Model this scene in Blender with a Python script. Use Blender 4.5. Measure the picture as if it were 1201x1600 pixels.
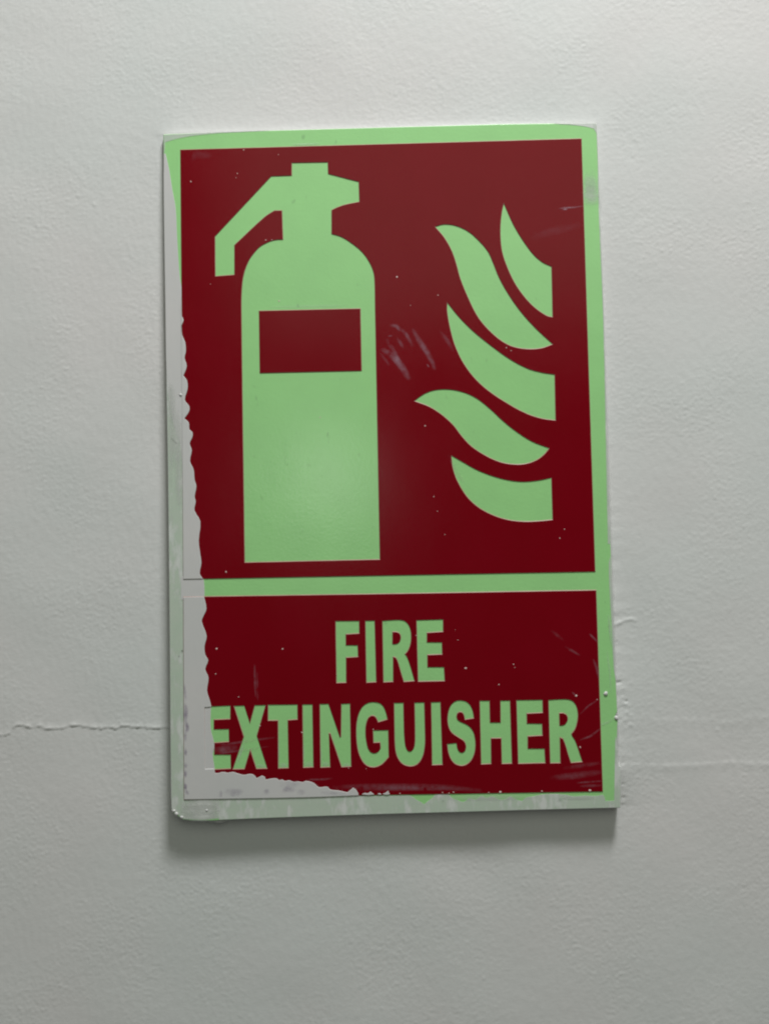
# Photoluminescent "FIRE EXTINGUISHER" sign fixed to a painted, cracked plaster wall.
import bpy, bmesh, math, random
import numpy as np
from mathutils import Matrix, Vector

for o in list(bpy.data.objects):
    bpy.data.objects.remove(o)
scene = bpy.context.scene
COL = scene.collection
random.seed(7)
rng = np.random.default_rng(11)

Z0 = 1.50            # height of the sign's centre above the floor (m)
MM = 0.001

# ------------------------------------------------------------------ camera
cam_d = bpy.data.cameras.new('camera')
cam = bpy.data.objects.new('camera', cam_d)
COL.objects.link(cam)
cam_d.sensor_fit = 'VERTICAL'
cam_d.sensor_height = 24.0
cam_d.lens = 24.0 * 1350.0 / 1600.0
cam_d.clip_start = 0.01
cam_d.clip_end = 50.0
right, up, back = Vector((0.999731, 0.007804, -0.021829)), Vector((0.02218, -0.04806, 0.998598)), Vector((0.006744, -0.998814, -0.04822))
m = Matrix((right, up, back)).transposed().to_4x4()
m.translation = Vector((0.00088, -0.39072, Z0 - 0.04013))
cam.matrix_world = m
scene.camera = cam
scene.render.resolution_x, scene.render.resolution_y = 768, 1024

# ------------------------------------------------------------------ light
world = bpy.data.worlds.new('World')
scene.world = world
world.use_nodes = True
bg = world.node_tree.nodes['Background']
bg.inputs['Color'].default_value = (0.945, 1.0, 0.88, 1)
bg.inputs['Strength'].default_value = 0.06

def area_lamp(name, loc, target, sx, sy, power, col):
    d = bpy.data.lights.new(name, 'AREA')
    d.shape = 'RECTANGLE'; d.size = sx; d.size_y = sy
    d.energy = power; d.color = col
    o = bpy.data.objects.new(name, d); COL.objects.link(o)
    o.location = loc
    o.rotation_euler = (Vector(target) - Vector(loc)).to_track_quat('-Z', 'Y').to_euler()
    return o
# the ceiling fitting above the sign, a little to its right: it throws the shadow below and left of the board
area_lamp('ceiling_lamp', (0.23, -0.42, Z0 + 1.20), (0, 0, Z0), 0.28, 0.19, 21.0, (0.99, 1.0, 1.0))
# the light of the corridor behind the camera, high up: it fills the shadow and glazes the top of the sign
area_lamp('corridor_light', (0.45, -2.30, Z0 + 1.62), (0, 0, Z0), 2.2, 1.9, 14.2, (0.945, 1.0, 0.87))
# a distant fitting that leaves the small glint on the laminate
area_lamp('distant_lamp', (-0.26, -3.2, Z0 + 0.29), (0, 0, Z0), 0.14, 0.20, 1.8, (1.0, 1.0, 0.95))

vs = scene.view_settings
vs.view_transform = 'Standard'; vs.look = 'None'; vs.exposure = 0.0; vs.gamma = 1.0
vs.use_curve_mapping = False
scene.render.engine = 'CYCLES'
scene.cycles.filter_width = 2.1

# ------------------------------------------------------------------ materials
def new_mat(name, col, rough=0.5, spec=0.4):
    mt = bpy.data.materials.new(name); mt.use_nodes = True
    b = mt.node_tree.nodes['Principled BSDF']
    b.inputs['Base Color'].default_value = (*col, 1)
    b.inputs['Roughness'].default_value = rough
    b.inputs['Specular IOR Level'].default_value = spec
    return mt, mt.node_tree, b
def coords(nt, scale=(1, 1, 1)):
    tc = nt.nodes.new('ShaderNodeTexCoord'); mp = nt.nodes.new('ShaderNodeMapping')
    mp.inputs['Scale'].default_value = scale
    nt.links.new(tc.outputs['Object'], mp.inputs['Vector'])
    return mp.outputs['Vector']
def noise(nt, vec, scale, detail=3.0, rough=0.5):
    n = nt.nodes.new('ShaderNodeTexNoise')
    n.inputs['Scale'].default_value = scale; n.inputs['Detail'].default_value = detail
    n.inputs['Roughness'].default_value = rough
    nt.links.new(vec, n.inputs['Vector'])
    return n.outputs['Fac']
def ramp(nt, fac, p0, p1, c0=(0, 0, 0, 1), c1=(1, 1, 1, 1)):
    r = nt.nodes.new('ShaderNodeValToRGB')
    r.color_ramp.elements[0].position = p0; r.color_ramp.elements[0].color = c0
    r.color_ramp.elements[1].position = p1; r.color_ramp.elements[1].color = c1
    nt.links.new(fac, r.inputs['Fac'])
    return r.outputs['Color']
def mix(nt, fac, a, b):
    x = nt.nodes.new('ShaderNodeMix'); x.data_type = 'RGBA'
    if isinstance(fac, float): x.inputs[0].default_value = fac
    else: nt.links.new(fac, x.inputs[0])
    for sock, v in ((x.inputs[6], a), (x.inputs[7], b)):
        if isinstance(v, tuple): sock.default_value = (*v, 1)
        else: nt.links.new(v, sock)
    return x.outputs[2]
def bump(nt, b, heights):
    """heights: list of (socket, strength, distance in m)"""
    prev = None
    for h, s, d in heights:
        bp = nt.nodes.new('ShaderNodeBump')
        bp.inputs['Strength'].default_value = s; bp.inputs['Distance'].default_value = d
        nt.links.new(h, bp.inputs['Height'])
        if prev is not None: nt.links.new(prev, bp.inputs['Normal'])
        prev = bp.outputs['Normal']
    nt.links.new(prev, b.inputs['Normal'])

M = {}
# wall paint: off white eggshell, faint blotches
mt, nt, b = new_mat('wall_paint', (0.735, 0.735, 0.72), 0.55, 0.25)
v = coords(nt)
c = mix(nt, ramp(nt, noise(nt, v, 8.0, 4), 0.35, 0.65), (0.752, 0.734, 0.722), (0.714, 0.733, 0.716))
nt.links.new(c, b.inputs['Base Color'])
v2 = coords(nt, (1.0, 1.0, 1.7))
bump(nt, b, [(noise(nt, v2, 520.0, 3), 0.35, 0.00010)])
M['wall'] = mt
# green photoluminescent laminate
mt, nt, b = new_mat('green_laminate', (0.33, 0.68, 0.25), 0.20, 0.42)
v = coords(nt)
c = mix(nt, ramp(nt, noise(nt, v, 45.0, 5, 0.6), 0.40, 0.70), (0.365, 0.74, 0.29), (0.35, 0.705, 0.28))
spots = ramp(nt, noise(nt, coords(nt, (1.0, 1.0, 0.55)), 210.0, 2), 0.70, 0.80)
c = mix(nt, spots, c, (0.26, 0.52, 0.22))
nt.links.new(c, b.inputs['Base Color'])
bump(nt, b, [(noise(nt, v, 700.0, 2), 0.38, 0.00010), (noise(nt, v, 60.0, 1), 0.3, 0.0002)])
M['green'] = mt
# red printed film
mt, nt, b = new_mat('red_film', (0.185, 0.0008, 0.004), 0.13, 0.22)
v = coords(nt)
c = mix(nt, ramp(nt, noise(nt, v, 30.0, 4), 0.3, 0.7), (0.205, 0.0004, 0.0065), (0.192, 0.0003, 0.0050))
nt.links.new(c, b.inputs['Base Color'])
r = ramp(nt, noise(nt, coords(nt, (1.0, 1.0, 0.35)), 26.0, 4, 0.6), 0.3, 0.75, (0.15, 0.15, 0.15, 1), (0.23, 0.23, 0.23, 1))
nt.links.new(r, b.inputs['Roughness'])
bump(nt, b, [(noise(nt, v, 420.0, 2), 0.25, 0.00006), (noise(nt, v, 28.0, 1), 0.35, 0.0003)])
M['red'] = mt
# cut edge of the film: mottled tan, paler than the red face
mt, nt, b = new_mat('film_edge', (0.20, 0.015, 0.015), 0.42, 0.25)
nt.links.new(mix(nt, ramp(nt, noise(nt, coords(nt), 150.0, 2), 0.3, 0.7), (0.42, 0.25, 0.20), (0.34, 0.17, 0.14)), b.inputs['Base Color'])
M['film_edge'] = mt
# wall paint smeared on the sign (opaque)
mt, nt, b = new_mat('smeared_paint', (0.66, 0.645, 0.64), 0.42, 0.35)
v = coords(nt)
c = mix(nt, ramp(nt, noise(nt, v, 22.0, 4), 0.35, 0.7), (0.660, 0.645, 0.635), (0.625, 0.627, 0.615))
nt.links.new(c, b.inputs['Base Color'])
bump(nt, b, [(noise(nt, coords(nt, (1.0, 1.0, 0.4)), 300.0, 3), 0.4, 0.00012)])
M['paint'] = mt
# thin wash of paint through which the green still shows
mt, nt, b = new_mat('thin_paint', (0.52, 0.62, 0.54), 0.42, 0.35)
v = coords(nt)
n1 = noise(nt, v, 95.0, 5, 0.62)
c = mix(nt, ramp(nt, n1, 0.36, 0.66), (0.735, 0.75, 0.715), (0.685, 0.735, 0.68))
nt.links.new(c, b.inputs['Base Color'])
ad = nt.nodes.new('ShaderNodeMath'); ad.operation = 'ADD'
nt.links.new(noise(nt, v, 38.0, 3), ad.inputs[0]); nt.links.new(noise(nt, coords(nt, (1, 1, 0.4)), 300.0, 3), ad.inputs[1])
a = ramp(nt, ad.outputs[0], 0.82, 1.30, (0.96, 0.96, 0.96, 1), (0.68, 0.68, 0.68, 1))
nt.links.new(a, b.inputs['Alpha'])
bump(nt, b, [(n1, 0.4, 0.0002)])
M['wash'] = mt
# paint specks
mt, nt, b = new_mat('paint_speck', (0.62, 0.52, 0.50), 0.5, 0.3)
v = coords(nt)
nt.links.new(mix(nt, ramp(nt, noise(nt, v, 120.0, 1), 0.35, 0.7), (0.82, 0.66, 0.62), (0.60, 0.36, 0.34)), b.inputs['Base Color'])
M['speck'] = mt
# smears: vertex attribute 'cover' thins them out towards their edges
def smear_mat(name, col, nscale, stretch, lo=0.30, hi=0.68):
    mt, nt, b = new_mat(name, col, 0.5, 0.2)
    at = nt.nodes.new('ShaderNodeAttribute'); at.attribute_name = 'cover'
    n = ramp(nt, noise(nt, coords(nt, stretch), nscale, 4, 0.65), lo, hi)
    mu = nt.nodes.new('ShaderNodeMath'); mu.operation = 'MULTIPLY'
    nt.links.new(at.outputs['Fac'], mu.inputs[0]); nt.links.new(n, mu.inputs[1])
    nt.links.new(mu.outputs[0], b.inputs['Alpha'])
    return mt
M['scuff'] = smear_mat('pale_scuff', (0.55, 0.34, 0.42), 260.0, (1, 1, 1))
M['haze'] = smear_mat('pale_haze', (0.70, 0.72, 0.68), 160.0, (1, 1, 1), 0.05, 0.55)
M['stain'] = smear_mat('purple_ink', (0.17, 0.10, 0.24), 330.0, (1, 1, 1))
M['grime'] = smear_mat('dark_grime', (0.05, 0.055, 0.045), 200.0, (1, 1, 1))

# ------------------------------------------------------------------ traced outlines
# millimetres on the sign's face, right and up from the middle of the board
EXT = [(-50.53,134.98),(-41.09,135.07),(-40.96,141.07),(-24.42,140.95),(-24.34,135.46),(-10.32,131.37),(-10.22,122.07),(-11.82,121.80),(-13.42,121.55),(-15.02,121.27),(-16.61,120.94),(-17.59,120.69),(-18.56,120.39),(-19.52,120.06),(-20.47,119.71),(-21.13,119.43),(-21.78,119.12),(-22.42,118.80),(-23.06,118.48),(-23.28,107.24),(-22.16,106.89),(-21.02,106.56),(-19.91,106.19),(-18.83,105.72),(-17.51,104.98),(-16.24,104.17),(-15.00,103.29),(-13.80,102.37),(-12.64,101.44),(-11.51,100.47),(-10.42,99.45),(-9.41,98.37),(-8.54,97.29),(-7.74,96.15),(-7.01,94.97),(-6.33,93.76),(-5.78,92.66),(-5.29,91.53),(-4.87,90.38),(-4.51,89.21),(-4.30,88.30),(-4.16,87.37),(-4.07,86.44),(-4.03,85.50),(-3.98,82.30),(-3.99,79.11),(-4.02,75.91),(-4.04,72.71),(-4.11,43.88),(-4.18,15.05),(-4.26,-13.77),(-4.33,-42.60),(-65.28,-42.63),(-65.27,-13.43),(-65.27,15.78),(-65.24,44.98),(-65.17,74.19),(-65.14,76.38),(-65.08,78.56),(-64.97,80.75),(-64.81,82.93),(-64.67,84.49),(-64.50,86.04),(-64.26,87.58),(-63.93,89.11),(-63.49,90.69),(-62.97,92.24),(-62.37,93.77),(-61.69,95.26),(-61.16,96.24),(-60.55,97.17),(-59.88,98.07),(-59.19,98.94),(-58.48,99.81),(-57.73,100.65),(-56.94,101.44),(-56.08,102.15),(-55.06,102.81),(-53.98,103.38),(-52.87,103.89),(-51.74,104.35),(-50.99,104.61),(-50.23,104.83),(-49.45,104.99),(-48.66,105.11),(-47.90,105.17),(-47.13,105.18),(-46.37,105.16),(-45.60,105.16),(-45.85,118.90),(-49.36,118.93),(-50.54,118.22),(-51.74,117.53),(-52.91,116.80),(-54.01,115.98),(-57.59,112.86),(-61.09,109.66),(-64.56,106.42),(-68.04,103.20),(-68.22,89.39),(-76.92,88.92),(-76.86,107.37)]
BLOCK = [(-57.20,72.33),(-10.71,72.28),(-10.74,43.40),(-57.25,43.43)]
FLAMES = [[(56.11,119.47),(57.10,116.99),(58.07,114.51),(59.07,112.04),(60.15,109.60),(61.06,107.74),(62.03,105.91),(63.05,104.11),(64.11,102.33),(65.22,100.55),(66.37,98.80),(67.57,97.08),(68.86,95.43),(69.78,94.39),(70.76,93.42),(71.81,92.51),(72.91,91.67),(73.90,91.05),(74.94,90.52),(76.01,90.02),(77.07,89.51),(76.84,66.20),(76.07,66.40),(75.29,66.57),(74.53,66.79),(73.83,67.13),(72.10,68.29),(70.43,69.53),(68.83,70.88),(67.35,72.33),(65.59,74.34),(63.95,76.44),(62.42,78.63),(60.99,80.89),(59.85,82.94),(58.84,85.06),(57.93,87.22),(57.07,89.40),(56.38,91.28),(55.76,93.18),(55.23,95.11),(54.80,97.06),(54.51,98.95),(54.33,100.85),(54.24,102.76),(54.19,104.67),(54.20,106.37),(54.28,108.06),(54.40,109.76),(54.56,111.45),(54.71,112.72),(54.90,113.99),(55.11,115.26),(55.35,116.52),(55.51,117.26),(55.71,118.00),(55.91,118.73)],[(24.36,109.47),(25.40,109.74),(26.43,110.03),(27.47,110.27),(28.53,110.39),(29.79,110.37),(31.05,110.25),(32.30,110.03),(33.51,109.70),(35.02,109.16),(36.49,108.52),(37.91,107.77),(39.26,106.92),(40.58,105.91),(41.82,104.80),(43.00,103.62),(44.14,102.40),(45.23,101.18),(46.28,99.91),(47.27,98.60),(48.17,97.23),(48.77,96.10),(49.28,94.92),(49.73,93.72),(50.18,92.52),(50.84,90.71),(51.46,88.88),(52.10,87.07),(52.82,85.28),(53.71,83.32),(54.66,81.38),(55.67,79.48),(56.73,77.60),(58.03,75.42),(59.39,73.26),(60.80,71.14),(62.28,69.07),(63.80,67.08),(65.38,65.15),(67.02,63.26),(68.69,61.40),(70.58,59.42),(72.53,57.50),(74.49,55.59),(76.45,53.68),(75.27,53.26),(74.10,52.81),(72.91,52.41),(71.70,52.11),(70.27,51.89),(68.82,51.76),(67.37,51.71),(65.92,51.74),(64.25,51.86),(62.59,52.06),(60.94,52.35),(59.32,52.75),(58.03,53.17),(56.78,53.70),(55.58,54.32),(54.42,55.03),(52.91,56.10),(51.47,57.25),(50.09,58.48),(48.77,59.77),(47.25,61.38),(45.80,63.05),(44.43,64.78),(43.17,66.60),(42.04,68.54),(41.03,70.55),(40.11,72.60),(39.23,74.67),(38.18,77.19),(37.18,79.73),(36.24,82.29),(35.37,84.87),(34.84,86.76),(34.39,88.68),(33.96,90.60),(33.48,92.51),(33.05,94.02),(32.61,95.52),(32.12,97.01),(31.55,98.47),(30.85,100.02),(30.10,101.54),(29.27,103.03),(28.38,104.47),(27.45,105.77),(26.43,107.02),(25.39,108.24)],[(29.02,73.91),(30.27,72.23),(31.51,70.53),(32.77,68.86),(34.09,67.23),(35.63,65.46),(37.21,63.72),(38.84,62.02),(40.52,60.38),(42.58,58.49),(44.69,56.66),(46.84,54.86),(49.00,53.09),(50.88,51.57),(52.77,50.07),(54.70,48.62),(56.68,47.24),(58.65,45.97),(60.66,44.77),(62.72,43.65),(64.83,42.63),(66.41,42.00),(68.04,41.48),(69.69,41.03),(71.35,40.62),(72.74,40.33),(74.14,40.09),(75.54,39.88),(76.94,39.66),(76.70,18.75),(75.20,18.96),(73.69,19.16),(72.19,19.39),(70.71,19.70),(69.05,20.15),(67.41,20.67),(65.79,21.26),(64.21,21.93),(62.12,22.95),(60.07,24.04),(58.06,25.21),(56.08,26.43),(53.59,28.04),(51.13,29.70),(48.73,31.43),(46.40,33.26),(44.68,34.75),(43.02,36.33),(41.45,37.98),(39.96,39.71),(38.64,41.41),(37.41,43.19),(36.26,45.02),(35.19,46.89),(34.30,48.63),(33.50,50.42),(32.77,52.24),(32.08,54.08),(31.66,55.32),(31.30,56.59),(30.99,57.86),(30.69,59.14),(30.33,60.77),(30.00,62.40),(29.70,64.04),(29.42,65.68),(29.23,66.94),(29.07,68.20),(28.94,69.46),(28.85,70.73),(28.85,71.53),(28.89,72.32),(28.96,73.11)],[(13.05,29.07),(14.14,29.85),(15.22,30.64),(16.33,31.40),(17.49,32.06),(18.69,32.61),(19.93,33.09),(21.20,33.46),(22.49,33.73),(24.13,33.93),(25.78,34.02),(27.43,33.99),(29.08,33.87),(30.76,33.63),(32.42,33.29),(34.05,32.84),(35.66,32.31),(37.14,31.72),(38.59,31.03),(40.00,30.26),(41.35,29.41),(42.83,28.34),(44.25,27.18),(45.62,25.97),(46.98,24.74),(48.41,23.38),(49.79,21.97),(51.17,20.55),(52.59,19.18),(53.95,17.93),(55.34,16.69),(56.75,15.49),(58.20,14.34),(59.96,13.01),(61.74,11.72),(63.57,10.50),(65.46,9.38),(67.40,8.42),(69.40,7.59),(71.42,6.80),(73.43,5.99),(72.84,5.30),(72.26,4.61),(71.66,3.93),(71.02,3.30),(70.23,2.63),(69.42,1.99),(68.57,1.41),(67.67,0.90),(66.57,0.40),(65.44,-0.03),(64.28,-0.37),(63.10,-0.63),(61.78,-0.83),(60.44,-0.94),(59.10,-0.97),(57.76,-0.91),(56.11,-0.75),(54.46,-0.51),(52.84,-0.17),(51.24,0.28),(49.56,0.90),(47.91,1.63),(46.31,2.44),(44.74,3.32),(43.06,4.33),(41.41,5.40),(39.82,6.54),(38.30,7.78),(37.10,8.93),(35.99,10.16),(34.93,11.44),(33.89,12.74),(32.98,13.96),(32.13,15.21),(31.27,16.46),(30.33,17.65),(29.20,18.89),(28.01,20.07),(26.78,21.21),(25.50,22.30),(24.15,23.38),(22.75,24.40),(21.32,25.36),(19.83,26.24),(18.18,27.04),(16.48,27.74),(14.76,28.39)],[(29.13,3.67),(30.55,2.79),(31.96,1.91),(33.38,1.03),(34.81,0.16),(36.21,-0.70),(37.61,-1.56),(39.02,-2.38),(40.47,-3.15),(42.26,-4.00),(44.08,-4.79),(45.92,-5.54),(47.78,-6.22),(49.58,-6.83),(51.40,-7.38),(53.23,-7.87),(55.08,-8.28),(56.71,-8.57),(58.34,-8.79),(59.99,-8.94),(61.64,-9.01),(63.28,-9.00),(64.93,-8.91),(66.57,-8.76),(68.20,-8.57),(69.66,-8.35),(71.10,-8.07),(72.55,-7.77),(73.99,-7.48),(73.95,-26.37),(72.37,-26.50),(70.80,-26.63),(69.22,-26.75),(67.64,-26.84),(66.01,-26.91),(64.37,-26.96),(62.74,-26.96),(61.11,-26.90),(59.26,-26.76),(57.42,-26.57),(55.58,-26.30),(53.77,-25.92),(51.90,-25.42),(50.05,-24.82),(48.23,-24.14),(46.46,-23.36),(44.77,-22.52),(43.13,-21.60),(41.54,-20.59),(40.03,-19.47),(38.71,-18.34),(37.46,-17.11),(36.30,-15.81),(35.24,-14.43),(34.11,-12.74),(33.09,-10.99),(32.16,-9.18),(31.31,-7.34),(30.75,-5.93),(30.28,-4.49),(29.89,-3.01),(29.57,-1.53),(29.38,-0.24),(29.28,1.06),(29.21,2.37)]]
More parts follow.
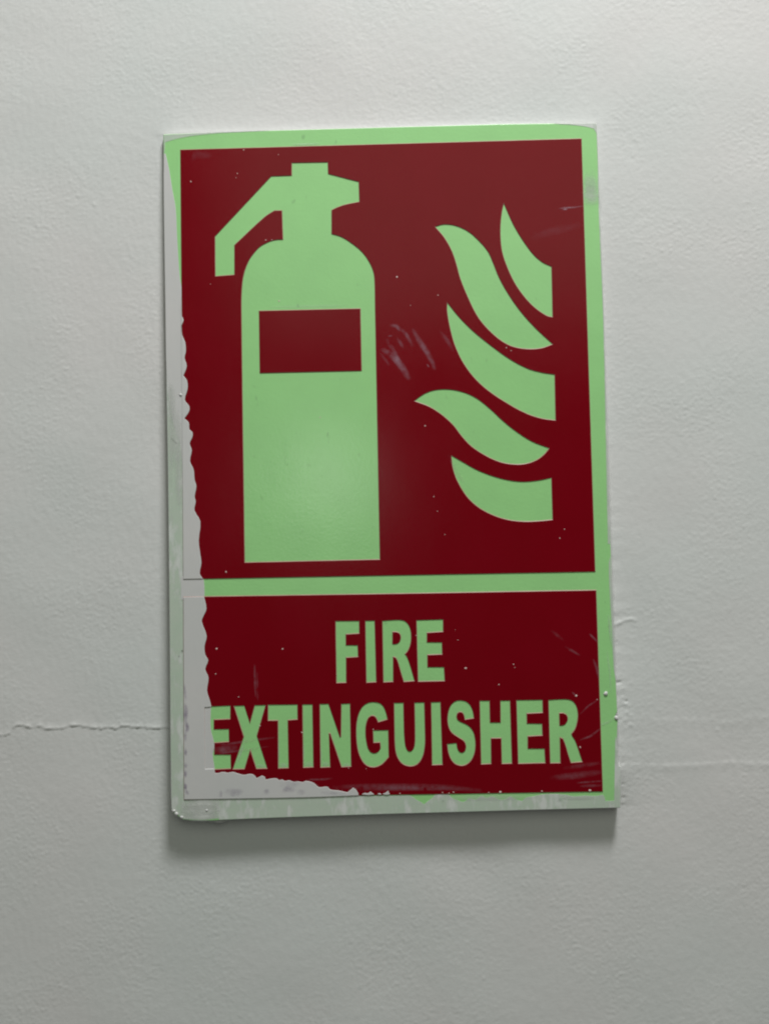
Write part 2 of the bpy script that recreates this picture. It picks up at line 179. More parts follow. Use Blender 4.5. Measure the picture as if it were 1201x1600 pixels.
LETTERS = [('F',[(-24.77,-69.95),(-14.26,-70.08),(-14.30,-75.57),(-20.38,-75.87),(-20.43,-80.87),(-15.16,-80.98),(-15.07,-86.03),(-20.46,-86.25),(-20.63,-97.38),(-24.87,-97.44)],[]),
    ('I',[(-11.38,-70.09),(-7.30,-70.13),(-7.17,-97.42),(-11.47,-97.57)],[]),
    ('R',[(-3.71,-70.30),(-2.98,-70.26),(-2.26,-70.22),(-1.53,-70.18),(-0.09,-70.11),(1.35,-70.06),(2.79,-70.04),(3.60,-70.05),(4.40,-70.11),(5.19,-70.25),(5.79,-70.44),(6.35,-70.72),(6.85,-71.08),(7.35,-71.62),(7.78,-72.23),(8.12,-72.89),(8.42,-73.67),(8.63,-74.47),(8.79,-75.29),(8.89,-76.08),(8.92,-76.88),(8.92,-77.68),(8.88,-78.56),(8.81,-79.43),(8.67,-80.29),(8.47,-81.10),(8.21,-81.89),(7.90,-82.66),(7.65,-83.19),(7.35,-83.70),(7.02,-84.18),(6.67,-84.59),(6.30,-84.97),(5.92,-85.35),(6.21,-85.70),(6.49,-86.06),(6.73,-86.44),(7.08,-87.22),(7.37,-88.02),(7.64,-88.83),(8.03,-90.10),(8.39,-91.37),(8.74,-92.65),(9.15,-94.20),(9.55,-95.75),(9.95,-97.30),(5.28,-97.52),(4.87,-96.10),(4.46,-94.69),(4.06,-93.27),(3.77,-92.16),(3.48,-91.04),(3.18,-89.93),(2.95,-89.12),(2.70,-88.31),(2.40,-87.53),(2.08,-87.06),(1.70,-86.62),(0.63,-86.31),(0.43,-97.42),(-3.83,-97.56)],[[(0.64,-75.24),(1.24,-75.23),(1.84,-75.22),(2.44,-75.28),(2.85,-75.41),(3.23,-75.59),(3.62,-75.78),(3.86,-76.13),(4.11,-76.48),(4.27,-76.87),(4.35,-77.42),(4.35,-77.98),(4.28,-78.53),(4.15,-79.01),(3.96,-79.48),(3.77,-79.95),(3.30,-80.32),(2.80,-80.64),(2.41,-80.76),(2.00,-80.83),(1.59,-80.86),(1.02,-80.83),(0.45,-80.76)]]),
    ('E',[(11.61,-70.34),(23.41,-70.24),(23.32,-75.60),(16.08,-75.92),(15.93,-80.33),(22.63,-80.47),(22.66,-85.70),(16.03,-85.80),(15.95,-91.38),(23.30,-91.53),(23.49,-97.58),(11.66,-97.58)],[]),
    ('E',[(-84.18,-106.94),(-72.69,-106.65),(-72.81,-112.52),(-80.18,-112.65),(-80.24,-117.02),(-73.54,-117.04),(-73.50,-122.59),(-80.07,-122.93),(-80.14,-128.23),(-72.86,-128.37),(-72.82,-134.49),(-84.32,-134.78)],[]),
    ('X',[(-71.01,-106.80),(-66.47,-106.78),(-64.00,-114.75),(-61.68,-106.76),(-56.89,-106.74),(-61.04,-120.24),(-56.56,-134.70),(-61.37,-134.72),(-63.99,-126.20),(-66.74,-134.73),(-71.87,-134.75),(-66.78,-120.48)],[]),
    ('T',[(-55.72,-106.64),(-42.64,-106.79),(-42.68,-113.30),(-47.06,-113.56),(-47.05,-134.66),(-51.58,-134.73),(-51.36,-113.59),(-55.83,-113.50)],[]),
    ('I',[(-40.28,-106.84),(-35.95,-106.88),(-35.96,-134.52),(-40.42,-134.62)],[]),
    ('N',[(-32.53,-106.81),(-28.75,-106.79),(-23.95,-121.54),(-23.35,-121.55),(-22.90,-106.89),(-19.08,-106.85),(-19.15,-134.58),(-23.32,-134.73),(-28.16,-119.73),(-28.76,-119.72),(-28.49,-134.63),(-32.73,-134.71)],[]),
    ('G',[(-2.52,-114.11),(-2.62,-113.52),(-2.71,-112.92),(-2.84,-112.34),(-3.12,-111.29),(-3.43,-110.25),(-3.82,-109.24),(-4.14,-108.63),(-4.53,-108.06),(-5.00,-107.56),(-5.50,-107.19),(-6.06,-106.91),(-6.65,-106.70),(-7.43,-106.53),(-8.24,-106.43),(-9.04,-106.42),(-9.77,-106.48),(-10.49,-106.62),(-11.19,-106.85),(-11.89,-107.19),(-12.54,-107.61),(-13.13,-108.11),(-13.70,-108.75),(-14.18,-109.46),(-14.61,-110.21),(-15.01,-111.04),(-15.34,-111.90),(-15.61,-112.78),(-15.89,-113.94),(-16.12,-115.12),(-16.28,-116.31),(-16.40,-117.64),(-16.46,-118.98),(-16.48,-120.32),(-16.47,-121.58),(-16.41,-122.83),(-16.32,-124.09),(-16.20,-125.28),(-16.03,-126.47),(-15.80,-127.64),(-15.53,-128.69),(-15.20,-129.71),(-14.79,-130.71),(-14.33,-131.63),(-13.80,-132.52),(-13.18,-133.33),(-12.62,-133.86),(-11.99,-134.31),(-11.30,-134.66),(-10.61,-134.89),(-9.90,-135.01),(-9.17,-135.06),(-8.52,-135.03),(-7.88,-134.91),(-7.25,-134.74),(-6.67,-134.53),(-6.11,-134.26),(-5.57,-133.95),(-5.13,-133.64),(-4.73,-133.29),(-4.34,-132.92),(-3.64,-132.20),(-2.97,-131.47),(-2.29,-130.73),(-2.27,-118.96),(-8.94,-118.94),(-8.86,-124.24),(-5.96,-124.18),(-5.86,-125.01),(-5.76,-125.83),(-5.77,-126.66),(-5.89,-127.12),(-6.11,-127.55),(-6.39,-127.94),(-6.74,-128.31),(-7.15,-128.62),(-7.60,-128.86),(-8.06,-129.01),(-8.55,-129.09),(-9.04,-129.07),(-9.53,-128.92),(-9.99,-128.69),(-10.45,-128.45),(-10.82,-127.91),(-11.19,-127.36),(-11.49,-126.78),(-11.73,-126.01),(-11.90,-125.22),(-12.04,-124.42),(-12.19,-123.48),(-12.32,-122.53),(-12.41,-121.58),(-12.45,-120.79),(-12.46,-120.01),(-12.45,-119.22),(-12.43,-118.51),(-12.39,-117.80),(-12.31,-117.10),(-12.16,-116.31),(-11.97,-115.52),(-11.72,-114.75),(-11.49,-114.17),(-11.21,-113.62),(-10.85,-113.12),(-10.49,-112.81),(-10.06,-112.56),(-9.64,-112.32),(-9.15,-112.29),(-8.68,-112.33),(-8.17,-112.57),(-7.74,-112.94),(-7.47,-113.31),(-7.25,-113.72),(-7.05,-114.14),(-6.82,-114.67),(-6.60,-115.21)],[]),
    ('U',[(0.72,-106.97),(4.78,-107.01),(4.76,-111.28),(4.75,-115.54),(4.77,-119.81),(4.81,-121.38),(4.89,-122.95),(5.02,-124.52),(5.11,-125.32),(5.24,-126.11),(5.44,-126.89),(5.66,-127.38),(5.95,-127.85),(6.24,-128.31),(7.19,-128.69),(8.15,-128.35),(8.46,-127.97),(8.76,-127.60),(9.01,-127.19),(9.24,-126.59),(9.41,-125.96),(9.53,-125.32),(9.66,-124.31),(9.73,-123.28),(9.77,-122.26),(9.84,-117.19),(9.86,-112.11),(9.89,-107.04),(14.09,-107.01),(14.11,-112.12),(14.13,-117.24),(14.12,-122.35),(14.09,-123.53),(14.03,-124.71),(13.92,-125.88),(13.78,-126.98),(13.61,-128.08),(13.36,-129.16),(13.09,-130.04),(12.76,-130.90),(12.35,-131.73),(11.93,-132.44),(11.44,-133.10),(10.88,-133.70),(10.37,-134.12),(9.80,-134.46),(9.19,-134.72),(8.57,-134.88),(7.92,-134.96),(7.28,-134.96),(6.55,-134.89),(5.84,-134.75),(5.15,-134.52),(4.47,-134.20),(3.84,-133.79),(3.27,-133.31),(2.73,-132.69),(2.28,-132.00),(1.89,-131.28),(1.52,-130.44),(1.22,-129.57),(1.00,-128.68),(0.84,-127.67),(0.77,-126.64),(0.71,-125.61),(0.66,-124.43),(0.63,-123.26),(0.62,-122.08),(0.64,-117.04),(0.68,-112.01)],[]),
    ('I',[(17.28,-107.03),(21.34,-106.97),(21.56,-134.54),(17.04,-134.64)],[]),
    ('S',[(36.09,-114.35),(35.97,-113.32),(35.85,-112.29),(35.65,-111.28),(35.38,-110.39),(35.03,-109.52),(34.58,-108.71),(34.10,-108.09),(33.54,-107.55),(32.90,-107.11),(32.18,-106.80),(31.41,-106.60),(30.63,-106.50),(29.85,-106.47),(29.07,-106.53),(28.33,-106.73),(27.63,-107.08),(27.00,-107.56),(26.44,-108.11),(25.96,-108.76),(25.56,-109.47),(25.24,-110.22),(24.96,-111.04),(24.75,-111.89),(24.60,-112.75),(24.49,-113.69),(24.43,-114.64),(24.45,-115.58),(24.53,-116.44),(24.68,-117.30),(24.90,-118.14),(25.18,-118.89),(25.54,-119.61),(25.98,-120.28),(26.48,-120.82),(27.06,-121.29),(27.66,-121.73),(28.30,-122.18),(28.97,-122.61),(29.63,-123.04),(30.21,-123.40),(30.79,-123.77),(31.31,-124.21),(31.66,-124.64),(31.93,-125.12),(32.13,-125.64),(32.27,-126.19),(32.33,-126.76),(32.31,-127.33),(32.18,-127.90),(31.97,-128.46),(31.76,-129.01),(30.60,-129.70),(29.46,-129.39),(29.11,-128.98),(28.76,-128.56),(28.50,-128.10),(28.27,-127.17),(28.13,-126.22),(28.00,-125.27),(23.99,-125.61),(24.08,-126.70),(24.17,-127.79),(24.34,-128.87),(24.61,-129.94),(24.95,-130.99),(25.40,-131.99),(25.86,-132.78),(26.41,-133.50),(27.06,-134.14),(27.66,-134.53),(28.33,-134.81),(29.03,-135.02),(29.59,-135.14),(30.17,-135.18),(30.74,-135.14),(31.44,-134.98),(32.12,-134.73),(32.76,-134.39),(33.41,-133.92),(34.00,-133.36),(34.51,-132.74),(35.06,-131.86),(35.51,-130.92),(35.87,-129.94),(36.15,-128.84),(36.33,-127.71),(36.44,-126.57),(36.47,-125.53),(36.43,-124.49),(36.33,-123.46),(36.19,-122.50),(35.99,-121.54),(35.69,-120.62),(35.32,-119.85),(34.86,-119.13),(34.32,-118.47),(33.72,-117.92),(33.06,-117.45),(32.36,-117.02),(31.62,-116.65),(30.85,-116.34),(30.10,-115.98),(29.61,-115.67),(29.15,-115.31),(28.69,-114.96),(28.57,-114.49),(28.44,-114.02),(28.39,-113.54),(28.47,-113.06),(28.62,-112.60),(28.77,-112.13),(29.79,-111.44),(30.93,-111.61),(31.23,-111.98),(31.53,-112.35),(31.75,-112.76),(31.93,-113.45),(32.03,-114.17),(32.13,-114.89)],[]),
    ('H',[(38.98,-106.81),(43.27,-106.84),(43.23,-116.53),(48.03,-116.63),(48.22,-106.94),(52.42,-106.95),(52.48,-134.64),(48.09,-134.70),(48.12,-123.42),(43.47,-123.38),(43.24,-134.60),(38.88,-134.74)],[]),
    ('E',[(55.39,-106.86),(66.91,-106.96),(66.86,-112.54),(59.71,-112.76),(59.66,-117.29),(66.36,-117.51),(66.43,-122.60),(59.86,-122.86),(59.70,-128.39),(67.11,-128.54),(67.32,-134.74),(55.35,-134.79)],[]),
    ('R',[(69.68,-107.10),(71.16,-107.03),(72.64,-106.95),(74.12,-106.91),(75.36,-106.89),(76.60,-106.89),(77.83,-106.98),(78.61,-107.10),(79.38,-107.31),(80.09,-107.65),(80.69,-108.14),(81.19,-108.73),(81.61,-109.39),(81.93,-110.12),(82.15,-110.89),(82.31,-111.67),(82.44,-112.51),(82.51,-113.37),(82.51,-114.22),(82.43,-115.17),(82.28,-116.11),(82.07,-117.04),(81.78,-118.10),(81.43,-119.14),(80.98,-120.13),(80.49,-120.86),(79.92,-121.54),(79.34,-122.21),(79.44,-122.71),(79.59,-123.20),(79.94,-123.78),(80.34,-124.34),(80.68,-124.92),(81.07,-125.85),(81.41,-126.80),(81.73,-127.76),(82.08,-128.89),(82.42,-130.03),(82.75,-131.17),(83.09,-132.30),(83.44,-133.44),(83.78,-134.57),(78.79,-134.89),(78.40,-133.62),(78.00,-132.34),(77.63,-131.06),(77.29,-129.74),(76.98,-128.41),(76.62,-127.10),(76.30,-126.14),(75.93,-125.20),(75.57,-124.25),(74.16,-123.60),(74.03,-134.88),(69.59,-134.85)],[[(74.21,-112.92),(74.79,-112.89),(75.36,-112.85),(75.93,-112.90),(76.42,-113.07),(76.88,-113.31),(77.34,-113.55),(77.56,-113.92),(77.79,-114.29),(77.93,-114.69),(77.98,-115.26),(77.95,-115.83),(77.82,-116.39),(77.57,-116.92),(77.24,-117.42),(76.91,-117.92),(76.53,-118.12),(76.15,-118.32),(75.75,-118.46),(75.23,-118.52),(74.71,-118.52),(74.18,-118.52)]])]
RED_UP = [(-92.44,148.68),(1.81,148.93),(92.76,149.23),(92.56,64.46),(92.42,-50.29),(-2.52,-49.94),(-93.18,-49.65),(-92.62,74.85)]
RED_LO = [(-93.26,-57.52),(-2.70,-58.11),(92.54,-58.49),(92.47,-147.87),(-4.65,-147.47),(-93.91,-147.83)]
BOARD = [(-100.38,156.31),(-75.12,156.78),(-51.37,156.87),(1.99,157.01),(55.26,157.21),(80.08,156.87),(100.14,156.44),(100.40,64.28),(99.83,-11.93),(99.92,-63.87),(99.99,-86.74),(100.11,-99.84),(100.28,-112.89),(99.43,-114.57),(100.32,-116.85),(99.64,-126.45),(99.98,-136.32),(100.81,-137.18),(100.54,-148.98),(100.17,-155.29),(63.51,-155.49),(29.35,-155.78),(-4.84,-156.04),(-39.07,-156.49),(-61.92,-156.89),(-77.63,-157.29),(-81.92,-157.48),(-90.49,-157.18),(-94.78,-156.67),(-96.76,-155.09),(-98.75,-153.92),(-99.59,-152.36),(-99.64,-142.22),(-99.80,-132.62),(-99.39,-131.95),(-99.90,-130.92),(-99.68,-73.96),(-99.72,-4.53),(-100.33,80.99),(-100.46,128.94)]
PAINT_HIGH = [[(-92.68,80.21),(-92.68,77.06),(-92.69,73.91),(-92.55,70.77),(-92.31,70.10),(-91.93,69.46),(-91.74,68.79),(-91.98,67.85),(-92.42,66.95),(-92.71,66.02),(-92.77,64.63),(-92.68,63.24),(-92.46,61.86),(-92.05,60.72),(-91.52,59.62),(-91.12,58.48),(-90.92,57.01),(-90.86,55.53),(-90.90,54.04),(-91.09,53.12),(-91.37,52.22),(-91.49,51.30),(-91.19,49.98),(-90.72,48.69),(-90.54,47.37),(-90.88,45.92),(-91.50,44.52),(-92.11,43.13),(-91.51,42.36),(-90.91,41.59),(-90.49,40.73),(-90.24,39.47),(-90.18,38.18),(-90.27,36.89),(-90.73,35.23),(-91.34,33.59),(-91.58,31.92),(-91.14,30.93),(-90.33,30.07),(-89.68,29.13),(-89.48,28.31),(-89.46,27.45),(-89.65,26.63),(-90.27,25.49),(-91.08,24.44),(-91.88,23.39),(-91.15,22.77),(-90.42,22.16),(-89.88,21.41),(-89.71,20.43),(-89.77,19.38),(-89.65,18.38),(-89.25,17.88),(-88.69,17.47),(-88.29,16.97),(-88.15,16.26),(-88.18,15.52),(-88.32,14.80),(-88.74,13.83),(-89.26,12.89),(-89.55,11.90),(-89.34,10.84),(-88.90,9.81),(-88.65,8.75),(-88.90,7.11),(-89.35,5.49),(-89.52,3.85),(-89.13,2.52),(-88.46,1.26),(-87.93,-0.04),(-87.72,-1.62),(-87.65,-3.22),(-87.52,-4.81),(-87.25,-5.79),(-86.92,-6.75),(-86.76,-7.74),(-86.97,-9.27),(-87.35,-10.79),(-87.60,-12.32),(-87.50,-13.12),(-87.26,-13.92),(-87.14,-14.72),(-87.38,-16.03),(-87.73,-17.34),(-87.76,-18.63),(-86.95,-20.38),(-85.84,-22.01),(-85.15,-23.78),(-85.19,-26.67),(-85.66,-29.56),(-85.97,-32.46),(-85.86,-34.55),(-85.59,-36.64),(-85.32,-38.73),(-85.14,-40.02),(-84.95,-41.31),(-84.90,-42.61),(-85.14,-44.12),(-85.51,-45.62),(-85.68,-47.13),(-85.50,-47.82),(-85.12,-48.46),(-84.71,-49.08),(-84.48,-49.36),(-84.23,-49.61),(-93.12,-49.59)],[(-93.15,-57.72),(-83.86,-57.72),(-83.43,-59.56),(-83.01,-61.40),(-82.86,-63.26),(-83.16,-64.39),(-83.73,-65.46),(-84.28,-66.54),(-84.63,-67.29),(-84.95,-68.04),(-85.03,-68.82),(-84.37,-71.02),(-83.47,-73.17),(-82.89,-75.38),(-83.06,-76.89),(-83.56,-78.37),(-83.92,-79.88),(-83.96,-81.18),(-83.86,-82.47),(-83.62,-83.75),(-83.19,-84.63),(-82.62,-85.46),(-82.35,-86.35),(-82.71,-87.64),(-83.36,-88.89),(-83.70,-90.18),(-83.34,-91.50),(-82.68,-92.76),(-82.27,-94.07),(-82.43,-95.97),(-82.84,-97.85),(-83.03,-99.75),(-82.75,-101.30),(-82.25,-102.82),(-81.76,-104.34),(-81.55,-105.21),(-81.35,-106.09),(-81.16,-106.97),(-84.24,-107.13),(-84.34,-134.51),(-80.07,-134.42),(-79.94,-136.21),(-79.37,-136.36),(-78.80,-136.43),(-78.03,-136.27),(-77.27,-136.04),(-76.50,-135.91),(-75.74,-136.00),(-74.98,-136.20),(-74.22,-136.32),(-73.45,-136.23),(-72.69,-136.06),(-71.92,-136.00),(-71.28,-136.13),(-70.66,-136.38),(-70.04,-136.60),(-69.03,-136.91),(-68.02,-137.22),(-66.99,-137.39),(-66.10,-137.31),(-65.21,-137.11),(-64.32,-137.00),(-63.72,-137.06),(-63.14,-137.22),(-62.61,-137.48),(-62.12,-137.91),(-61.70,-138.43),(-61.28,-138.95),(-58.98,-137.86),(-58.52,-138.06),(-58.06,-138.25),(-57.67,-138.54),(-57.43,-139.07),(-57.29,-139.67),(-56.21,-139.48),(-55.13,-139.30),(-54.05,-139.18),(-53.41,-139.17),(-52.78,-139.23),(-52.16,-139.38),(-51.75,-139.68),(-51.40,-140.07),(-50.89,-139.95),(-50.39,-139.84),(-49.88,-139.82),(-49.49,-139.99),(-49.13,-140.25),(-48.74,-140.41),(-48.10,-140.36),(-47.46,-140.21),(-46.82,-140.16),(-46.18,-140.35),(-45.56,-140.65),(-44.92,-140.85),(-44.17,-140.86),(-43.41,-140.78),(-42.66,-140.75),(-42.09,-140.87),(-41.52,-141.05),(-40.95,-141.13),(-40.42,-140.97),(-39.90,-140.71),(-39.37,-140.59),(-38.20,-140.75),(-37.05,-141.06),(-35.95,-141.51),(-35.16,-142.14),(-34.47,-142.91),(-33.64,-143.44),(-32.44,-143.51),(-31.20,-143.31),(-29.98,-143.32),(-29.46,-143.67),(-29.03,-144.21),(-28.52,-144.61),(-27.33,-144.87),(-26.09,-144.97),(-24.87,-145.11),(-23.59,-145.39),(-22.33,-145.70),(-21.06,-146.02),(-18.45,-143.97),(-18.00,-144.24),(-17.55,-144.50),(-17.16,-144.84),(-16.75,-145.41),(-16.42,-146.03),(-16.14,-146.68),(-16.11,-147.04),(-16.15,-147.42),(-23.74,-147.57),(-31.33,-147.73),(-38.92,-147.81),(-57.20,-147.82),(-75.49,-147.75),(-93.77,-147.69)],[(-14.63,-147.00),(-14.16,-146.75),(-13.69,-146.50),(-13.19,-146.35),(-12.62,-146.51),(-12.06,-146.65),(-11.61,-146.46),(-11.19,-146.16),(-10.78,-145.86),(-9.04,-147.16),(-9.96,-147.26),(-10.87,-147.36),(-11.79,-147.39),(-12.74,-147.31),(-13.69,-147.15)],[(-5.35,-146.95),(-4.91,-146.83),(-4.47,-146.71),(-4.06,-146.53),(-3.65,-146.25),(-3.28,-145.93),(-2.90,-145.60),(-2.14,-147.24),(-2.79,-147.33),(-3.43,-147.42),(-4.08,-147.43),(-4.52,-147.32),(-4.93,-147.14)],[(-7.64,-146.99),(-7.14,-146.77),(-6.63,-146.65),(-6.20,-146.81),(-5.79,-147.06),(-6.21,-147.23),(-6.65,-147.32),(-7.15,-147.19)]]
PAINT_LOW = [[(-100.08,147.06),(-99.28,147.04),(-98.76,144.68),(-98.24,142.32),(-97.78,139.95),(-97.26,136.59),(-96.79,133.22),(-96.31,129.86),(-95.79,126.93),(-95.25,124.00),(-94.86,121.06),(-94.61,116.90),(-94.51,112.72),(-94.39,108.55),(-94.21,104.38),(-94.01,100.22),(-93.78,96.05),(-93.60,92.95),(-93.38,89.86),(-93.08,86.77),(-92.71,84.78),(-92.25,82.79),(-91.97,80.79),(-91.64,70.89),(-91.49,60.99),(-91.40,51.09),(-91.34,43.23),(-91.34,35.36),(-91.37,27.50),(-91.48,14.82),(-91.62,2.14),(-91.77,-10.54),(-92.11,-10.07),(-92.45,-9.59),(-92.63,-9.07),(-92.91,-4.69),(-93.03,-0.30),(-93.22,4.08),(-93.42,7.03),(-93.69,9.98),(-94.15,12.89),(-94.82,15.08),(-95.67,17.22),(-96.42,19.39),(-97.08,22.12),(-97.62,24.88),(-98.09,27.65),(-98.75,31.58),(-99.33,35.51),(-99.67,39.47),(-99.96,51.32),(-100.01,63.17),(-100.03,75.03),(-100.15,93.00),(-100.24,110.97),(-100.28,128.94),(-100.25,134.98),(-100.16,141.02)],[(-94.21,-48.47),(-91.41,-48.47),(-88.60,-48.47),(-85.81,-48.65),(-85.19,-48.84),(-84.63,-49.21),(-84.20,-49.70),(-83.94,-50.33),(-83.84,-51.03),(-83.79,-51.73),(-83.72,-52.64),(-83.68,-53.55),(-83.68,-54.47),(-83.65,-55.59),(-83.65,-56.71),(-83.86,-57.78),(-84.20,-58.36),(-84.73,-58.82),(-85.35,-59.04),(-88.33,-59.14),(-91.33,-58.99),(-94.32,-58.85)],[(-85.32,-105.69),(-84.35,-105.65),(-83.38,-105.61),(-82.44,-105.74),(-81.98,-106.03),(-81.62,-106.47),(-81.25,-106.91),(-81.32,-107.48),(-81.39,-108.04),(-81.44,-108.61),(-81.54,-110.65),(-81.61,-112.70),(-81.63,-114.74),(-81.59,-115.86),(-81.49,-116.97),(-81.33,-118.07),(-81.00,-119.47),(-80.61,-120.86),(-80.29,-122.26),(-80.14,-123.20),(-80.07,-124.14),(-80.09,-125.09),(-80.33,-126.13),(-80.67,-127.15),(-80.85,-128.19),(-80.67,-130.18),(-80.33,-132.15),(-80.09,-134.14),(-80.24,-134.71),(-80.51,-135.26),(-85.67,-135.44)]]
WASH = [[(-99.99,55.73),(-98.48,55.69),(-96.98,55.66),(-95.47,55.62),(-94.00,55.59),(-92.53,55.55),(-91.06,55.52),(-91.44,20.46),(-91.82,-14.61),(-92.20,-49.67),(-92.30,-58.77),(-92.41,-67.88),(-92.49,-76.98),(-92.66,-100.27),(-92.80,-123.57),(-92.95,-146.86),(-92.10,-147.10),(-91.25,-147.35),(-90.39,-147.48),(-87.15,-147.52),(-83.90,-147.45),(-80.66,-147.38),(-79.95,-148.78),(-79.23,-150.18),(-78.71,-151.64),(-78.50,-153.22),(-78.49,-154.82),(-78.48,-156.43),(-82.48,-156.47),(-86.49,-156.51),(-90.49,-156.47),(-92.03,-156.42),(-93.56,-156.29),(-95.05,-155.96),(-95.58,-155.59),(-96.00,-155.04),(-96.47,-154.56),(-97.13,-154.26),(-97.83,-154.03),(-98.46,-153.68),(-98.91,-153.22),(-99.26,-152.68),(-99.42,-152.08),(-99.63,-145.60),(-99.65,-139.11),(-99.63,-132.62),(-99.61,-113.07),(-99.55,-93.52),(-99.51,-73.97),(-99.50,-50.83),(-99.52,-27.68),(-99.58,-4.54),(-99.69,15.55),(-99.84,35.64)],[(-80.48,-147.11),(-66.62,-146.96),(-52.76,-146.80),(-38.90,-146.80),(-31.29,-147.02),(-23.68,-147.39),(-16.07,-147.70),(-9.41,-147.81),(-2.76,-147.85),(3.90,-147.92),(4.96,-147.90),(6.01,-147.90),(7.03,-148.10),(8.02,-148.63),(8.92,-149.33),(9.84,-150.01),(10.40,-150.31),(10.97,-150.58),(11.53,-150.88),(12.01,-151.21),(12.47,-151.56),(12.93,-151.92),(13.51,-151.50),(14.09,-151.08),(14.67,-150.66),(15.45,-150.12),(16.23,-149.59),(16.99,-149.02),(17.36,-148.59),(17.71,-148.13),(18.16,-147.87),(20.06,-147.64),(21.97,-147.62),(23.86,-147.87),(24.48,-148.27),(24.98,-148.91),(25.53,-149.47),(26.25,-149.83),(27.01,-150.11),(27.78,-150.36),(28.71,-150.76),(29.65,-151.15),(30.61,-151.26),(31.51,-150.86),(32.32,-150.20),(33.21,-149.76),(34.06,-149.90),(34.91,-150.28),(35.76,-150.40),(36.79,-149.96),(37.73,-149.29),(38.66,-148.61),(39.39,-149.07),(40.11,-149.53),(40.90,-149.77),(41.68,-149.58),(42.42,-149.17),(43.20,-148.98),(43.98,-149.25),(44.70,-149.74),(45.45,-150.14),(46.38,-150.44),(47.33,-150.65),(48.28,-150.65),(49.38,-150.28),(50.42,-149.71),(51.46,-149.14),(52.29,-149.65),(53.12,-150.15),(53.98,-150.59),(54.81,-150.89),(55.66,-151.12),(56.52,-151.35),(57.17,-150.81),(57.83,-150.26),(58.55,-149.84),(59.39,-149.63),(60.26,-149.56),(61.13,-149.47),(62.56,-149.20),(63.98,-148.91),(65.42,-148.71),(67.31,-148.58),(69.21,-148.54),(71.11,-148.57),(72.91,-148.67),(74.71,-148.84),(76.50,-149.07),(77.63,-149.33),(78.75,-149.65),(79.89,-149.84),(81.32,-149.79),(82.74,-149.61),(84.17,-149.50),(85.87,-149.57),(87.58,-149.72),(89.28,-149.77),(90.33,-149.66),(91.38,-149.47),(92.42,-149.27),(92.71,-149.68),(93.00,-150.08),(93.23,-150.52),(93.36,-151.03),(93.41,-151.57),(93.47,-152.10),(97.39,-152.01),(97.44,-150.98),(97.50,-149.95),(97.55,-148.92),(97.94,-141.42),(98.32,-133.93),(98.73,-126.43),(98.80,-125.49),(98.90,-124.55),(99.00,-123.61),(99.23,-124.55),(99.45,-125.50),(99.59,-126.45),(99.67,-129.74),(99.66,-133.03),(99.81,-136.32),(100.04,-136.72),(100.42,-137.06),(100.63,-137.46),(100.66,-141.30),(100.51,-145.14),(100.34,-148.98),(100.25,-151.00),(100.13,-153.01),(100.01,-155.03),(87.84,-155.09),(75.68,-155.14),(63.51,-155.21),(52.13,-155.30),(40.74,-155.40),(29.36,-155.50),(17.96,-155.58),(6.57,-155.66),(-4.83,-155.76),(-16.24,-155.88),(-27.66,-156.02),(-39.07,-156.18),(-46.68,-156.30),(-54.30,-156.44),(-61.91,-156.58),(-67.44,-156.69),(-72.96,-156.81),(-78.49,-156.93),(-78.46,-156.29),(-78.42,-155.65),(-78.46,-155.02),(-78.69,-153.88),(-78.98,-152.75),(-79.28,-151.63),(-79.67,-150.12),(-80.08,-148.62)],[(-99.97,155.84),(-91.69,156.09),(-83.41,156.35),(-75.13,156.54),(-67.21,156.62),(-59.30,156.63),(-51.38,156.65),(-60.29,156.45),(-69.20,156.24),(-78.10,155.92),(-81.68,155.68),(-85.25,155.32),(-88.81,154.89),(-90.70,154.60),(-92.59,154.24),(-94.46,153.82),(-96.12,153.38),(-97.77,152.87),(-99.41,152.37),(-99.75,147.50),(-99.99,147.51)],[(80.07,156.60),(99.90,156.21),(99.90,145.44),(99.91,134.67),(99.93,123.90),(100.06,104.03),(100.21,84.15),(100.26,64.28),(100.13,38.88),(99.91,13.48),(99.69,-11.92),(99.64,-20.60),(99.59,-29.29),(99.55,-37.97),(98.51,-37.95),(98.61,-29.27),(98.71,-20.58),(98.82,-11.90),(99.20,13.50),(99.60,38.89),(99.85,64.29),(99.81,81.16),(99.62,98.04),(99.51,114.91),(99.64,126.94),(99.84,138.98),(99.78,151.01),(99.55,151.96),(99.06,152.86),(98.58,153.76),(97.41,154.11),(96.25,154.46),(95.07,154.76),(93.61,155.05),(92.14,155.28),(90.67,155.48),(87.14,155.88),(83.61,156.24)],[(99.46,-43.74),(99.62,-52.36),(99.78,-60.98),(99.89,-69.60),(99.89,-75.31),(99.85,-81.03),(99.82,-86.74),(99.83,-90.91),(99.87,-95.09),(99.90,-99.26),(99.62,-96.98),(99.34,-94.70),(99.16,-92.42),(99.00,-85.76),(98.95,-79.10),(98.88,-72.44),(98.78,-68.62),(98.66,-64.79),(98.58,-60.97),(98.52,-56.18),(98.49,-51.39),(98.62,-46.60),(98.80,-45.63),(99.13,-44.69)]]
